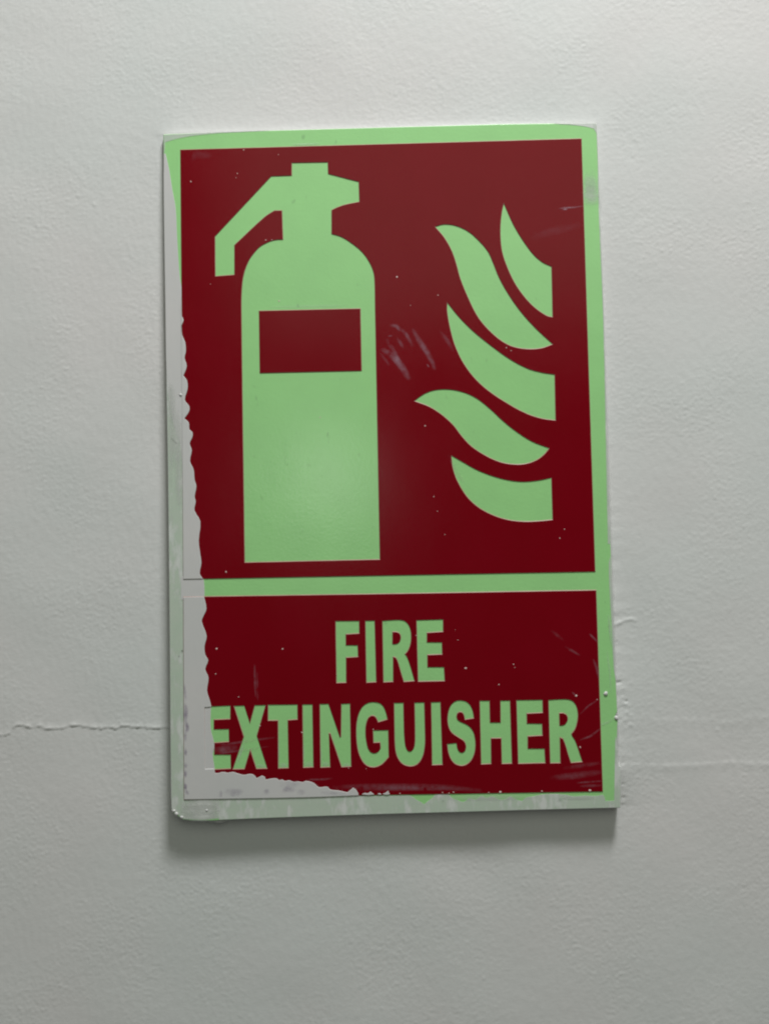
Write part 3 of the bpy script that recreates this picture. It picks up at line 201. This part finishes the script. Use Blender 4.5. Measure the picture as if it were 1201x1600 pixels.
SPECKS = [(-63.08,147.74,0.40),(-87.71,133.44,0.36),(-66.19,136.67,0.27),(-66.81,134.73,0.18),(-47.11,145.10,0.20),(6.26,86.44,0.43),(-53.50,105.17,0.25),(-50.70,105.10,0.22),(-79.26,85.25,0.18),(24.89,77.51,0.27),(12.18,73.07,0.18),(55.37,52.49,0.23),(57.46,51.06,0.29),(17.58,17.50,0.41),(20.71,-14.80,0.27),(22.14,-21.51,0.18),(25.20,-32.15,0.22),(79.13,-30.88,0.25),(-73.77,-46.75,0.40),(-78.54,-81.14,0.43),(-48.86,-81.91,0.32),(-79.11,-92.42,0.27),(-68.89,-102.89,0.22),(11.27,-77.11,0.29),(33.02,-92.18,0.47),(29.90,-79.56,0.23),(28.87,-74.96,0.14),(54.43,-90.92,0.29),(54.96,-92.36,0.18),(47.72,-99.75,0.29),(82.05,-105.43,0.47),(83.02,-128.23,0.50),(-40.77,-119.23,0.32),(-59.59,-115.87,0.29),(-8.89,-118.46,0.25),(14.66,-97.67,0.25),(-24.75,-93.83,0.22),(-20.25,-135.33,0.22),(-12.40,-135.77,0.18),(21.26,-146.94,0.36),(24.16,-147.20,0.29),(26.17,-146.82,0.32),(2.35,-146.99,0.36),(65.41,-147.17,0.36),(86.72,-147.31,0.54),(46.96,-147.17,0.47),(41.83,-147.32,0.25),(91.28,-107.32,0.22),(-47.91,76.59,0.36),(-30.10,22.56,0.29),(76.98,-34.88,0.29)]
LUMPS = [(95.22,-104.85,1.00),(-93.40,34.31,0.75),(-97.32,-154.09,0.90),(-98.45,-152.66,0.70),(-83.87,-152.67,0.60),(-95.05,-155.54,0.80),(99.56,-115.71,0.90)]
SCUFF = [([(2.79,64.22),(5.51,63.81),(7.16,61.53)],1.10,0.32),([(7.19,62.91),(10.18,59.39),(12.79,54.16)],1.10,0.22),([(5.72,58.11),(7.37,55.66),(8.51,53.22)],1.00,0.16),([(-1.21,53.11),(2.16,51.31),(5.16,48.14),(7.80,44.64),(10.74,39.07)],1.90,0.34),([(0.94,57.88),(2.58,54.74),(5.20,50.20),(6.83,47.07)],1.20,0.22),([(12.98,62.08),(16.24,55.80),(18.87,51.95),(21.47,46.72),(22.57,43.26)],1.50,0.30),([(-2.27,51.41),(-0.28,48.96),(2.03,45.46)],0.80,0.12),([(19.06,45.75),(20.05,44.35)],0.45,0.40),([(1.31,59.25),(3.70,59.20)],0.50,0.20),([(25.56,60.75),(28.52,56.54),(31.13,51.66)],1.20,0.12),([(80.58,116.28),(83.53,116.81),(87.94,116.85),(92.96,117.47)],0.45,0.40),([(82.92,116.07),(85.27,116.17)],0.50,0.50),([(27.71,3.97),(31.01,-3.11),(34.63,-9.01)],0.90,0.14),([(-61.49,-88.50),(-61.46,-96.21),(-61.13,-103.34)],0.70,0.20),([(-60.39,-91.95),(-60.29,-104.78)],0.50,0.12),([(-80.07,-123.39),(-75.20,-123.77),(-65.72,-122.55),(-52.79,-121.11)],0.70,0.18),([(-80.68,-126.21),(-77.24,-126.28),(-70.06,-125.29)],2.20,0.22),([(-80.13,-127.92),(-67.21,-126.48),(-55.72,-125.02)],0.60,0.15),([(-38.78,-140.04),(-31.64,-140.04),(-27.34,-139.70)],0.60,0.20),([(-27.42,-143.65),(-15.99,-143.45),(6.84,-144.04),(23.94,-144.66),(38.72,-146.36)],1.60,0.16),([(-16.02,-145.00),(6.82,-144.89),(33.90,-145.42)],1.20,0.12),([(69.63,-141.35),(79.62,-140.70),(91.91,-139.26)],1.80,0.14),([(80.94,-143.82),(92.35,-143.20)],0.50,0.25),([(75.46,-137.24),(91.47,-135.31)],1.20,0.12),([(82.32,-145.25),(92.28,-145.17)],0.80,0.14),([(88.82,-77.94),(92.42,-81.73)],0.60,0.24),([(77.74,-83.42),(84.20,-87.55)],0.70,0.16),([(90.16,-89.39),(91.73,-93.69),(92.43,-98.54)],0.80,0.20),([(80.24,-103.69),(81.90,-105.42)],0.50,0.30),([(82.76,-114.23),(87.18,-110.07),(92.14,-107.05)],0.50,0.14),([(82.98,-124.98),(87.88,-123.39),(92.27,-120.08)],0.60,0.22),([(71.66,-76.15),(77.26,-80.56)],0.90,0.08),([(68.42,103.12),(77.31,105.89),(90.61,108.55)],2.40,0.05),([(-87.15,143.70),(-84.15,146.65),(-78.23,145.29)],2.40,0.07)]
HAZE = [([(-94.42,-150.21),(-85.27,-150.11),(-78.68,-149.96)],3.20,0.95),([(-95.02,-153.01),(-85.30,-152.92),(-78.43,-152.77)],3.20,1.00),([(-93.90,-155.28),(-85.33,-155.34),(-79.04,-155.29)],2.20,0.90),([(91.94,122.30),(96.35,122.31),(100.76,122.38)],5.20,0.50),([(92.10,127.10),(96.52,127.29),(100.35,127.49)],5,0.25),([(-96.04,27.61),(-95.61,12.92),(-96.02,1.22)],3.00,0.60),([(-97.68,39.42),(-97.27,21.76)],2.00,0.50),([(-94.47,9.96),(-94.46,-16.30)],2.40,0.50),([(23.82,-149.44),(40.91,-149.49),(60.84,-149.61)],1.60,0.35),([(72.20,-150.11),(89.26,-150.44)],1.20,0.40),([(-98.27,39.44),(-98.15,-7.48)],1.60,0.40),([(97.71,-69.55),(98.28,-78.14),(98.66,-83.86)],0.80,0.40),([(96.31,-85.52),(97.41,-95.23),(97.64,-105.18)],0.50,0.25),([(90.31,-119.20),(96.08,-117.33),(99.58,-115.14)],0.80,0.20),([(94.65,133.05),(94.89,122.52)],1.60,0.25),([(97.08,135.39),(97.19,120.97)],2.00,0.16),([(-52.65,73.83),(-29.16,73.73),(-15.96,73.74)],1.00,0.16),([(-41.11,149.79),(-33.70,149.75),(-27.77,149.87)],0.60,0.30),([(-96.84,153.34),(-87.02,155.21),(-73.65,156.20)],0.35,0.25),([(-70.16,-132.93),(-68.67,-128.72),(-66.58,-123.10)],0.50,0.40),([(-61.57,-133.10),(-58.14,-133.73),(-57.00,-134.32)],0.80,0.30),([(-50.98,-133.31),(-47.55,-133.66)],1.60,0.28),([(-39.81,-133.25),(-36.38,-133.32)],1.60,0.28),([(-32.08,-133.12),(-28.94,-133.47)],1.40,0.26),([(-22.66,-133.87),(-19.51,-133.94)],1.20,0.26),([(-51.20,-120.58),(-51.24,-131.89)],0.40,0.25),([(-40.07,-123.63),(-40.10,-133.53)],0.40,0.25),([(-32.37,-125.20),(-32.38,-133.68)],0.40,0.25)]
STAIN = [([(-93.17,-96.40),(-92.77,-101.53),(-92.61,-104.10)],0.70,0.30),([(-92.81,-105.38),(-92.66,-109.22),(-92.90,-113.05)],1.30,0.45),([(-92.70,-113.05),(-91.77,-116.26),(-92.69,-118.16)],1.00,0.45),([(-92.76,-118.16),(-92.99,-121.98)],0.80,0.35),([(-92.77,-125.17),(-92.93,-128.35)],0.80,0.40),([(-92.97,-131.53),(-92.74,-134.08)],0.90,0.50),([(-93.00,-134.71),(-93.16,-137.88)],0.80,0.45),([(-93.19,-140.42),(-93.03,-143.59)],0.90,0.50),([(-92.84,-143.60),(-92.09,-145.51)],1.00,0.60),([(-77.26,-143.90),(-77.62,-147.06)],1.00,0.22),([(-75.33,-144.26),(-71.49,-145.29),(-67.61,-144.41)],2.00,0.26),([(-57.97,-145.04),(-56.04,-144.83)],1.50,0.30),([(-49.62,-145.40),(-47.66,-143.54),(-44.46,-144.87)],1.60,0.26),([(-43.19,-145.53),(-39.97,-145.27)],1.60,0.18),([(-33.17,-145.79),(-21.76,-146.57)],1.00,0.16),([(-50.27,-142.63),(-41.66,-141.11)],2,0.14)]
GRIME = [([(-94.24,-81.47),(-93.73,-82.12)],0.55,0.80),([(-95.70,-83.88),(-95.18,-84.41)],0.50,0.60),([(72.17,-151.23),(73.87,-151.26)],0.90,0.35),([(20.94,-150.51),(21.79,-150.66)],0.50,0.35),([(-96.78,12.95),(-94.75,11.73)],0.40,0.30),([(-98.51,15.04),(-95.33,12.03)],0.35,0.35),([(-95.68,34.66),(-92.76,33.71)],0.30,0.20),([(-34.71,125.78),(-34.45,123.67)],0.50,0.14),([(-60.51,38.55),(-59.08,36.46)],0.60,0.12),([(-36.30,1.33),(-34.58,0.42)],0.80,0.12),([(-57.77,-12.76),(-56.34,-14.83)],0.60,0.12),([(-60.69,6.27),(-60.13,4.50)],0.60,0.12),([(-46.29,13.84),(-46.22,0.10)],0.80,0.06),([(-54.75,-24.45),(-53.04,-26.52)],0.60,0.10)]
CRACK = [(-196.15,-117.54),(-184.47,-119.50),(-178.63,-119.04),(-176.01,-118.95),(-173.96,-118.28),(-172.21,-115.14),(-168.12,-114.65),(-166.66,-115.40),(-164.04,-115.89),(-160.04,-115.10),(-158.94,-116.39),(-155.29,-116.73),(-151.67,-116.71),(-149.46,-116.18),(-145.84,-115.39),(-141.46,-115.68),(-137.79,-116.42),(-133.43,-116.91),(-128.35,-116.61),(-126.14,-117.23),(-122.93,-115.63),(-118.27,-116.53),(-112.45,-116.93),(-107.21,-117.44),(-101.39,-116.87),(-95.57,-117.27)]
RIDGE1 = [(104.53,-118.18),(108.01,-117.68),(129.07,-118.39),(143.51,-118.40),(147.79,-119.63),(152.10,-120.01),(159.40,-117.87),(169.80,-117.50),(198.33,-117.51)]
RIDGE2 = [(102.99,-137.30),(111.04,-138.03),(125.43,-138.46),(136.09,-138.39),(144.17,-137.98),(151.39,-137.30),(158.56,-137.98),(168.89,-138.47),(203.04,-139.87)]
RIDGE3 = [(102.61,-74.27),(105.86,-72.61),(108.78,-72.09),(113.08,-73.34)]
PITS = [(101.70,-100.46,0.80),(102.86,-100.48,0.70),(105.44,-109.14,0.80),(101.38,-92.98,0.50),(101.82,-88.68,0.45),(101.75,-82.34,0.50),(101.97,-67.61,0.50),(101.55,-71.36,0.40),(103.22,-131.37,0.40),(102.75,-136.49,0.60),(102.70,-146.15,0.50),(102.77,-152.39,0.50),(103.04,-111.67,0.60)]
BLOBS = [(104.82,-110.27,0.90),(107.09,-111.46,0.70),(105.56,-114.01,1.00),(107.52,-115.48,0.70),(104.57,-117.42,1.00),(106.80,-119.75,0.90),(104.74,-120.85,0.60),(102.70,-154.37,0.90),(103.10,-150.98,0.60),(103.77,-107.38,0.80),(107.75,-100.87,0.70),(103.91,-103.37,0.80),(103.22,-73.42,0.90),(146.13,-122.83,0.60),(102.84,-142.18,0.60),(103.45,-133.09,0.50)]

# ------------------------------------------------------------------ helpers
def wall_depth(x, y):
    """mm behind the sign's face at which the flat of the wall lies: the sign leans out a little at its lower left"""
    return 4.05 - 0.003 * x - 0.0125 * y

def signed_area(p):
    return 0.5 * sum(p[i][0] * p[(i + 1) % len(p)][1] - p[(i + 1) % len(p)][0] * p[i][1] for i in range(len(p)))
def wound(p, ccw):
    return list(p) if (signed_area(p) > 0) == ccw else list(reversed(p))

def plate_mesh(name, outers, holes=(), islands=(), top=0.2, thick=0.2, bev=0.15, zs=1.0, grow=0.0, res=2):
    """flat plate with rounded rim; top = mm in front of the sign's board"""
    cu = bpy.data.curves.new(name, 'CURVE')
    cu.dimensions = '2D'; cu.fill_mode = 'BOTH'
    ext = max(thick / zs / 2 - bev, 0.0)
    cu.extrude = ext; cu.bevel_depth = bev; cu.bevel_resolution = res; cu.offset = grow - bev
    for ps, ccw in ((outers, True), (holes, False), (islands, True)):
        for p in ps:
            p = wound(p, ccw)
            s = cu.splines.new('POLY'); s.points.add(len(p) - 1)
            s.points.foreach_set('co', [c for q in p for c in (q[0], q[1], 0.0, 1.0)])
            s.use_cyclic_u = True
    tmp = bpy.data.objects.new(name, cu); COL.objects.link(tmp)
    dg = bpy.context.evaluated_depsgraph_get(); dg.update()
    me = bpy.data.meshes.new_from_object(tmp.evaluated_get(dg))
    bpy.data.objects.remove(tmp); bpy.data.curves.remove(cu)
    bm = bmesh.new(); bm.from_mesh(me)
    bmesh.ops.remove_doubles(bm, verts=bm.verts, dist=0.0005)
    bmesh.ops.recalc_face_normals(bm, faces=bm.faces)
    zmax = max(v.co.z for v in bm.verts)
    for v in bm.verts:
        x, y, z = v.co
        v.co = (x * MM, -(top - (zmax - z) * zs) * MM, y * MM)
    for f in bm.faces:
        f.smooth = False
    bm.to_mesh(me); bm.free()
    me.name = name
    return me

SIGN = bpy.data.objects.new('fire_extinguisher_sign', None)
COL.objects.link(SIGN)
SIGN.empty_display_size = 0.05
SIGN.location = (0, 0, Z0 - 0.157)
SIGN['label'] = 'red and green fire extinguisher sign with white paint smeared over its left edge'
SIGN['category'] = 'safety sign'

def part(name, me, mat, parent=SIGN, label=None, kind=None):
    me.materials.clear(); me.materials.append(M[mat])
    o = bpy.data.objects.new(name, me); COL.objects.link(o)
    o.parent = parent
    o.location = (0, 0, 0.157) if parent is SIGN else (0, 0, 0)
    if label: o['label'] = label
    if mat == 'red':                        # the rounded rim of the film takes the paler tan edge colour
        me.materials.append(M['film_edge'])
        for f in me.polygons:
            if f.normal.y > -0.98: f.material_index = 1
    if kind: o['kind'] = kind
    return o

# ------------------------------------------------------------------ wall
def band_noise(n, step, lam, width, aniso, seed):
    """periodic band-passed noise, n x n samples, step mm; unit rms"""
    r = np.random.default_rng(seed)
    w = np.fft.rfft2(r.standard_normal((n, n)))
    fy = np.fft.fftfreq(n, step)[:, None]; fx = np.fft.rfftfreq(n, step)[None, :]
    k = np.sqrt((fx * aniso) ** 2 + fy ** 2) + 1e-9
    w *= np.exp(-(np.log(k * lam) / width) ** 2)
    a = np.fft.irfft2(w, (n, n))
    return a / a.std()
def sample(tex, step, X, Y):
    n = tex.shape[0]
    u = (X / step) % n; v = (Y / step) % n
    i = u.astype(int) % n; j = v.astype(int) % n
    fu = u - np.floor(u); fv = v - np.floor(v); i1 = (i + 1) % n; j1 = (j + 1) % n
    return (tex[j, i] * (1 - fu) + tex[j, i1] * fu) * (1 - fv) + (tex[j1, i] * (1 - fu) + tex[j1, i1] * fu) * fv

def axis(fine_lo, fine_hi, step, lo, hi):
    a = np.arange(fine_lo, fine_hi + step / 2, step).tolist()
    s, x, outer = step, a[-1], []
    while x < hi: s = min(s * 1.06, 60.0); x += s; outer.append(x)
    s, x, inner = step, a[0], []
    while x > lo: s = min(s * 1.06, 60.0); x -= s; inner.append(x)
    return np.array(inner[::-1] + a + outer)
xs = axis(-215, 215, 0.62, -1600, 1600)
ys = axis(-262, 250, 0.62, -1450, 1450)
X, Y = np.meshgrid(xs, ys)
t_fine = band_noise(1024, 0.5, 2.7, 0.55, 0.50, 3)
t_mid = band_noise(1024, 0.7, 8.0, 0.5, 0.5, 4)
t_big = band_noise(512, 4.0, 70.0, 0.6, 0.9, 5)
amp = 0.95 + 0.60 * np.clip(sample(t_big, 4.0, X + 300, Y - 90), -1.5, 1.5) / 1.5
fade = np.clip(1.3 - np.hypot(np.maximum(np.abs(X) - 215, 0), np.maximum(np.abs(Y) - 260, 0)) / 60.0, 0, 1)
fine = sample(t_fine, 0.5, X, Y)
wrinkle = np.abs(sample(t_fine, 0.5, X * 0.62 + 91, Y * 0.7 + 37)) ** 1.5      # pinched little folds of roller paint
H = ((0.019 * fine + 0.017 * wrinkle * (sample(t_big, 4.0, X * 3 + 60, Y * 3) > -0.3)) * amp + 0.011 * sample(t_mid, 0.7, X, Y)) * np.minimum(fade, 1) + 0.06 * sample(t_big, 4.0, X, Y)

def poly_y(pts, x):
    p = np.array(sorted(pts)); return np.interp(x, p[:, 0], p[:, 1])
wob = sample(t_fine, 0.5, X * 1.3 + 40, np.zeros_like(Y) + 11.0)
wob2 = sample(t_mid, 0.7, X + 140, np.zeros_like(Y) + 51.0)
# the crack on the left: paint above it lifts into a lip that drops sharply
d = Y - (poly_y(CRACK, X) + 0.10 * wob)
on = (X < -88) * np.clip((X + 420) / 120, 0, 1)
lift = (0.62 + 0.16 * wob2 + 0.08 * wob)
lip = np.where(d > 0, np.exp(-np.maximum(d, 0) / 1.05) * np.minimum(1, 0.6 + d / 0.8), -0.06 * np.exp(np.minimum(d, 0) / 0.9))
H += on * lift * 0.52 * lip
# two faint ridges on the right
def ridge(pts, h, w_up, w_dn, lo, hi, soft):
    dd = Y - poly_y(pts, X)
    prof = np.where(dd > 0, np.exp(-(dd / w_up) ** 2), np.exp(-(dd / w_dn) ** 2))
    return h * prof * np.clip((X - lo) / soft, 0, 1) * np.clip((hi - X) / soft, 0, 1)
H += ridge(RIDGE1, 0.07, 1.2, 3.0, 101, 330, 6) * (0.7 + 0.35 * wob2)
H += ridge(RIDGE2, 0.12, 0.75, 2.4, 101, 330, 4) * (0.8 + 0.25 * wob2)
H += ridge(RIDGE3, 0.18, 0.6, 0.8, 99, 112, 2)
for (cx, cy, s) in PITS:
    H -= 0.8 * s * np.exp(-(((X - cx) / (0.75 * s)) ** 2 + ((Y - cy) / (0.5 * s)) ** 2))
for (cx, cy, s) in BLOBS:
    H += 0.22 * s * np.exp(-(((X - cx) / (0.9 * s)) ** 2 + ((Y - cy) / (0.7 * s)) ** 2))
base = wall_depth(X, Y)
# filler and paint run up to the board along its right side and along its top
wobv = sample(t_mid, 0.7, np.zeros_like(X) + 77.0, Y)
wobf = sample(t_fine, 0.5, np.zeros_like(X) + 7.0, Y * 1.2)
gx = np.where(X > 101.2, np.exp(-np.maximum(X - 101.2, 0) / 4.5), np.clip((X - 99.9) / 1.3, 0, 1))
gy = np.clip((Y + 156.0) / 16.0, 0, 1) * np.clip((166.0 - Y) / 14.0, 0, 1)
side = gx * gy
tx = np.where(Y > 157.4, np.exp(-np.maximum(Y - 157.4, 0) / 6.0), np.clip((Y - 156.2) / 1.2, 0, 1)) * np.clip((108.0 - np.abs(X)) / 12.0, 0, 1) ** 2
low = np.clip((20 - Y) / 100, 0, 1)
H += np.maximum(side * ((base - 1.0) * 0.45 + low * 0.06 * wobv), tx * (base - 0.8) * 0.30)
Yw = (base - H) * MM
nx, ny = len(xs), len(ys)
co = np.stack([X * MM, Yw, Y * MM], -1).reshape(-1, 3).astype(np.float32)
ii, jj = np.meshgrid(np.arange(nx - 1), np.arange(ny - 1))
a0 = (jj * nx + ii).ravel()
quads = np.stack([a0, a0 + 1, a0 + nx + 1, a0 + nx], -1).astype(np.int32)
me = bpy.data.meshes.new('wall')
me.vertices.add(len(co)); me.vertices.foreach_set('co', co.ravel())
me.loops.add(quads.size); me.loops.foreach_set('vertex_index', quads.ravel())
me.polygons.add(len(quads))
me.polygons.foreach_set('loop_start', np.arange(0, quads.size, 4, dtype=np.int32))
me.polygons.foreach_set('use_smooth', np.ones(len(quads), dtype=bool))
me.update(calc_edges=True)
me.materials.append(M['wall'])
wall = bpy.data.objects.new('wall', me); COL.objects.link(wall)
wall.location = (0, 0, Z0)
wall['kind'] = 'structure'
wall['label'] = 'off-white painted plaster wall with a horizontal crack left of the sign'

# ------------------------------------------------------------------ the sign
me = plate_mesh('board', [BOARD], top=0.0, thick=2.0, bev=0.45, res=2)
for v in me.vertices:                       # the board's back lies against the wall
    if v.co.y > 0.0012:
        v.co.y = (wall_depth(v.co.x * 1000, v.co.z * 1000) + 0.15) * MM
board = part('board', me, 'green')
me.materials.append(M['paint'])             # its rim is painted over with the wall
for f in me.polygons:
    if f.normal.y > -0.95: f.material_index = 1

red_holes_up = [EXT] + FLAMES
part('red_panel', plate_mesh('red_panel', [RED_UP], red_holes_up, top=0.22, thick=0.40, bev=0.30, zs=0.667, grow=0.14, res=0), 'red',
     label='large dark red panel with extinguisher and flame symbols')
part('red_panel', plate_mesh('red_panel', [RED_LO], [l[1] for l in LETTERS], [h for l in LETTERS for h in l[2]],
     top=0.22, thick=0.40, bev=0.30, zs=0.667, grow=0.14, res=0), 'red', label='smaller dark red panel with the words FIRE EXTINGUISHER')
ext = part('extinguisher_symbol', plate_mesh('extinguisher_symbol', [EXT], top=0.03, thick=0.08, bev=0.01, grow=0.3, res=0), 'green',
           label='green silhouette of a fire extinguisher with a lever and hose nozzle')
part('label_block', plate_mesh('label_block', [BLOCK], top=0.22, thick=0.40, bev=0.30, zs=0.667, grow=0.14, res=0), 'red', ext,
     label='dark red rectangle on the extinguisher symbol')
for fpts in FLAMES:
    part('flame_symbol', plate_mesh('flame_symbol', [fpts], top=0.03, thick=0.08, bev=0.01, grow=0.3, res=0), 'green')
for k, (ch, o, hs) in enumerate(LETTERS):
    part('letter', plate_mesh('letter', [o], top=0.03, thick=0.08, bev=0.01, grow=0.25, res=0), 'green',
         label='green letter %s in the word %s' % (ch, 'FIRE' if k < 4 else 'EXTINGUISHER'))
for k, p in enumerate(WASH):
    part('thin_paint', plate_mesh('thin_paint', [p], top=0.040 + 0.006 * k, thick=0.08, bev=0.03, res=1), 'wash')
for p in PAINT_HIGH:
    part('paint_smear', plate_mesh('paint_smear', [p], top=0.33, thick=0.36, bev=0.14, zs=0.8), 'paint')
for p in PAINT_LOW:
    part('paint_smear', plate_mesh('paint_smear', [p], top=0.10, thick=0.13, bev=0.04, zs=0.8), 'paint')

# specks and lumps of paint
def blob(bm, cx, cy, r, base_h, hgt):
    n, rings = 8, 3
    ang0 = random.random() * 6
    rad = [r * random.uniform(0.75, 1.2) for _ in range(n)]
    sx = random.uniform(0.85, 1.25)
    rows = []
    for q in range(rings):
        t = q / rings
        rows.append([bm.verts.new(((cx + sx * rad[a] * math.cos(t * 1.57) * math.cos(ang0 + a * 6.283 / n)) * MM,
                                   -(base_h + hgt * math.sin(t * 1.57)) * MM,
                                   (cy + rad[a] * math.cos(t * 1.57) * math.sin(ang0 + a * 6.283 / n)) * MM)) for a in range(n)])
    topv = bm.verts.new((cx * MM, -(base_h + hgt) * MM, cy * MM))
    for q in range(rings - 1):
        for a in range(n):
            bm.faces.new((rows[q][a], rows[q][(a + 1) % n], rows[q + 1][(a + 1) % n], rows[q + 1][a])).smooth = True
    for a in range(n):
        bm.faces.new((rows[-1][a], rows[-1][(a + 1) % n], topv)).smooth = True
def mesh_of(name, bm):
    me = bpy.data.meshes.new(name); bm.to_mesh(me); bm.free(); return me
bm = bmesh.new()
def inside(p, x, y):
    c = False
    for i in range(len(p)):
        (x0, y0), (x1, y1) = p[i - 1], p[i]
        if (y0 > y) != (y1 > y) and x < (x1 - x0) * (y - y0) / (y1 - y0) + x0: c = not c
    return c
for (x, y, r) in SPECKS:
    low = inside(EXT, x, y) and not inside(BLOCK, x, y)
    blob(bm, x, y, 1.0 * r, 0.02 if low else 0.21, 0.05 + 0.10 * r)
part('paint_specks', mesh_of('paint_specks', bm), 'speck', kind='stuff')
for (x, y, r) in LUMPS:
    bm = bmesh.new(); blob(bm, x, y, r, 0.0, 0.2 + 0.25 * r); part('paint_lump', mesh_of('paint_lump', bm), 'paint')
# a drip hardened under the lower edge
bm = bmesh.new()
bmesh.ops.create_icosphere(bm, subdivisions=3, radius=1.0)
for v in bm.verts:
    v.co = (-0.0795 + v.co.x * 0.0062, 0.0028 + v.co.y * 0.0022, -0.1570 + v.co.z * (0.0021 if v.co.z < 0 else 0.001))
    v.co.z += 0.0003 * math.sin(v.co.x * 900)
for f in bm.faces: f.smooth = True
part('paint_drip', mesh_of('paint_drip', bm), 'paint')

# soft smears: ribbons that thin out to nothing at their rims
def smears(name, items, mat, h, gain=1.25):
    vs_, fs, cov = [], [], []
    for k, (pts, w, alpha) in enumerate(items):
        P = np.array(pts, float)
        s = np.r_[0, np.cumsum(np.linalg.norm(np.diff(P, axis=0), axis=1))]
        n = max(5, int(s[-1] / 0.5) + 2)
        t = np.linspace(0, s[-1], n)
        q = np.stack([np.interp(t, s, P[:, 0]), np.interp(t, s, P[:, 1])], 1)
        for _ in range(3): q[1:-1] = 0.25 * q[:-2] + 0.5 * q[1:-1] + 0.25 * q[2:]
        tg = np.gradient(q, axis=0); tg /= np.linalg.norm(tg, axis=1)[:, None] + 1e-9
        nr = np.stack([-tg[:, 1], tg[:, 0]], 1)
        ends = np.sin(np.linspace(0.12, math.pi - 0.12, n)) ** 0.7
        q[0] -= tg[0] * 0.4 * w; q[-1] += tg[-1] * 0.4 * w
        b0 = len(vs_)
        for i in range(n):
            for c, a in ((-1, 0), (-.55, .6), (0, 1), (.55, .6), (1, 0)):
                p = q[i] + nr[i] * c * w * (0.5 + 0.5 * ends[i])
                vs_.append((p[0] * MM, -(h + 0.002 * k) * MM, p[1] * MM)); cov.append(alpha * a * (ends[i] if 0 < i < n - 1 else 0))
        for i in range(n - 1):
            for c in range(4):
                a = b0 + i * 5 + c; fs.append((a, a + 5, a + 6, a + 1))
    me = bpy.data.meshes.new(name); me.from_pydata(vs_, [], fs)
    at = me.attributes.new('cover', 'FLOAT', 'POINT'); at.data.foreach_set('value', np.clip(np.array(cov) * gain, 0, 1).astype(np.float32))
    part(name, me, mat, kind='stuff')
smears('scuff_marks', SCUFF, 'scuff', 0.235, 1.45)
smears('paint_haze', HAZE, 'haze', 0.125)
smears('ink_stains', STAIN, 'stain', 0.345)
smears('grime_spots', GRIME, 'grime', 0.22)
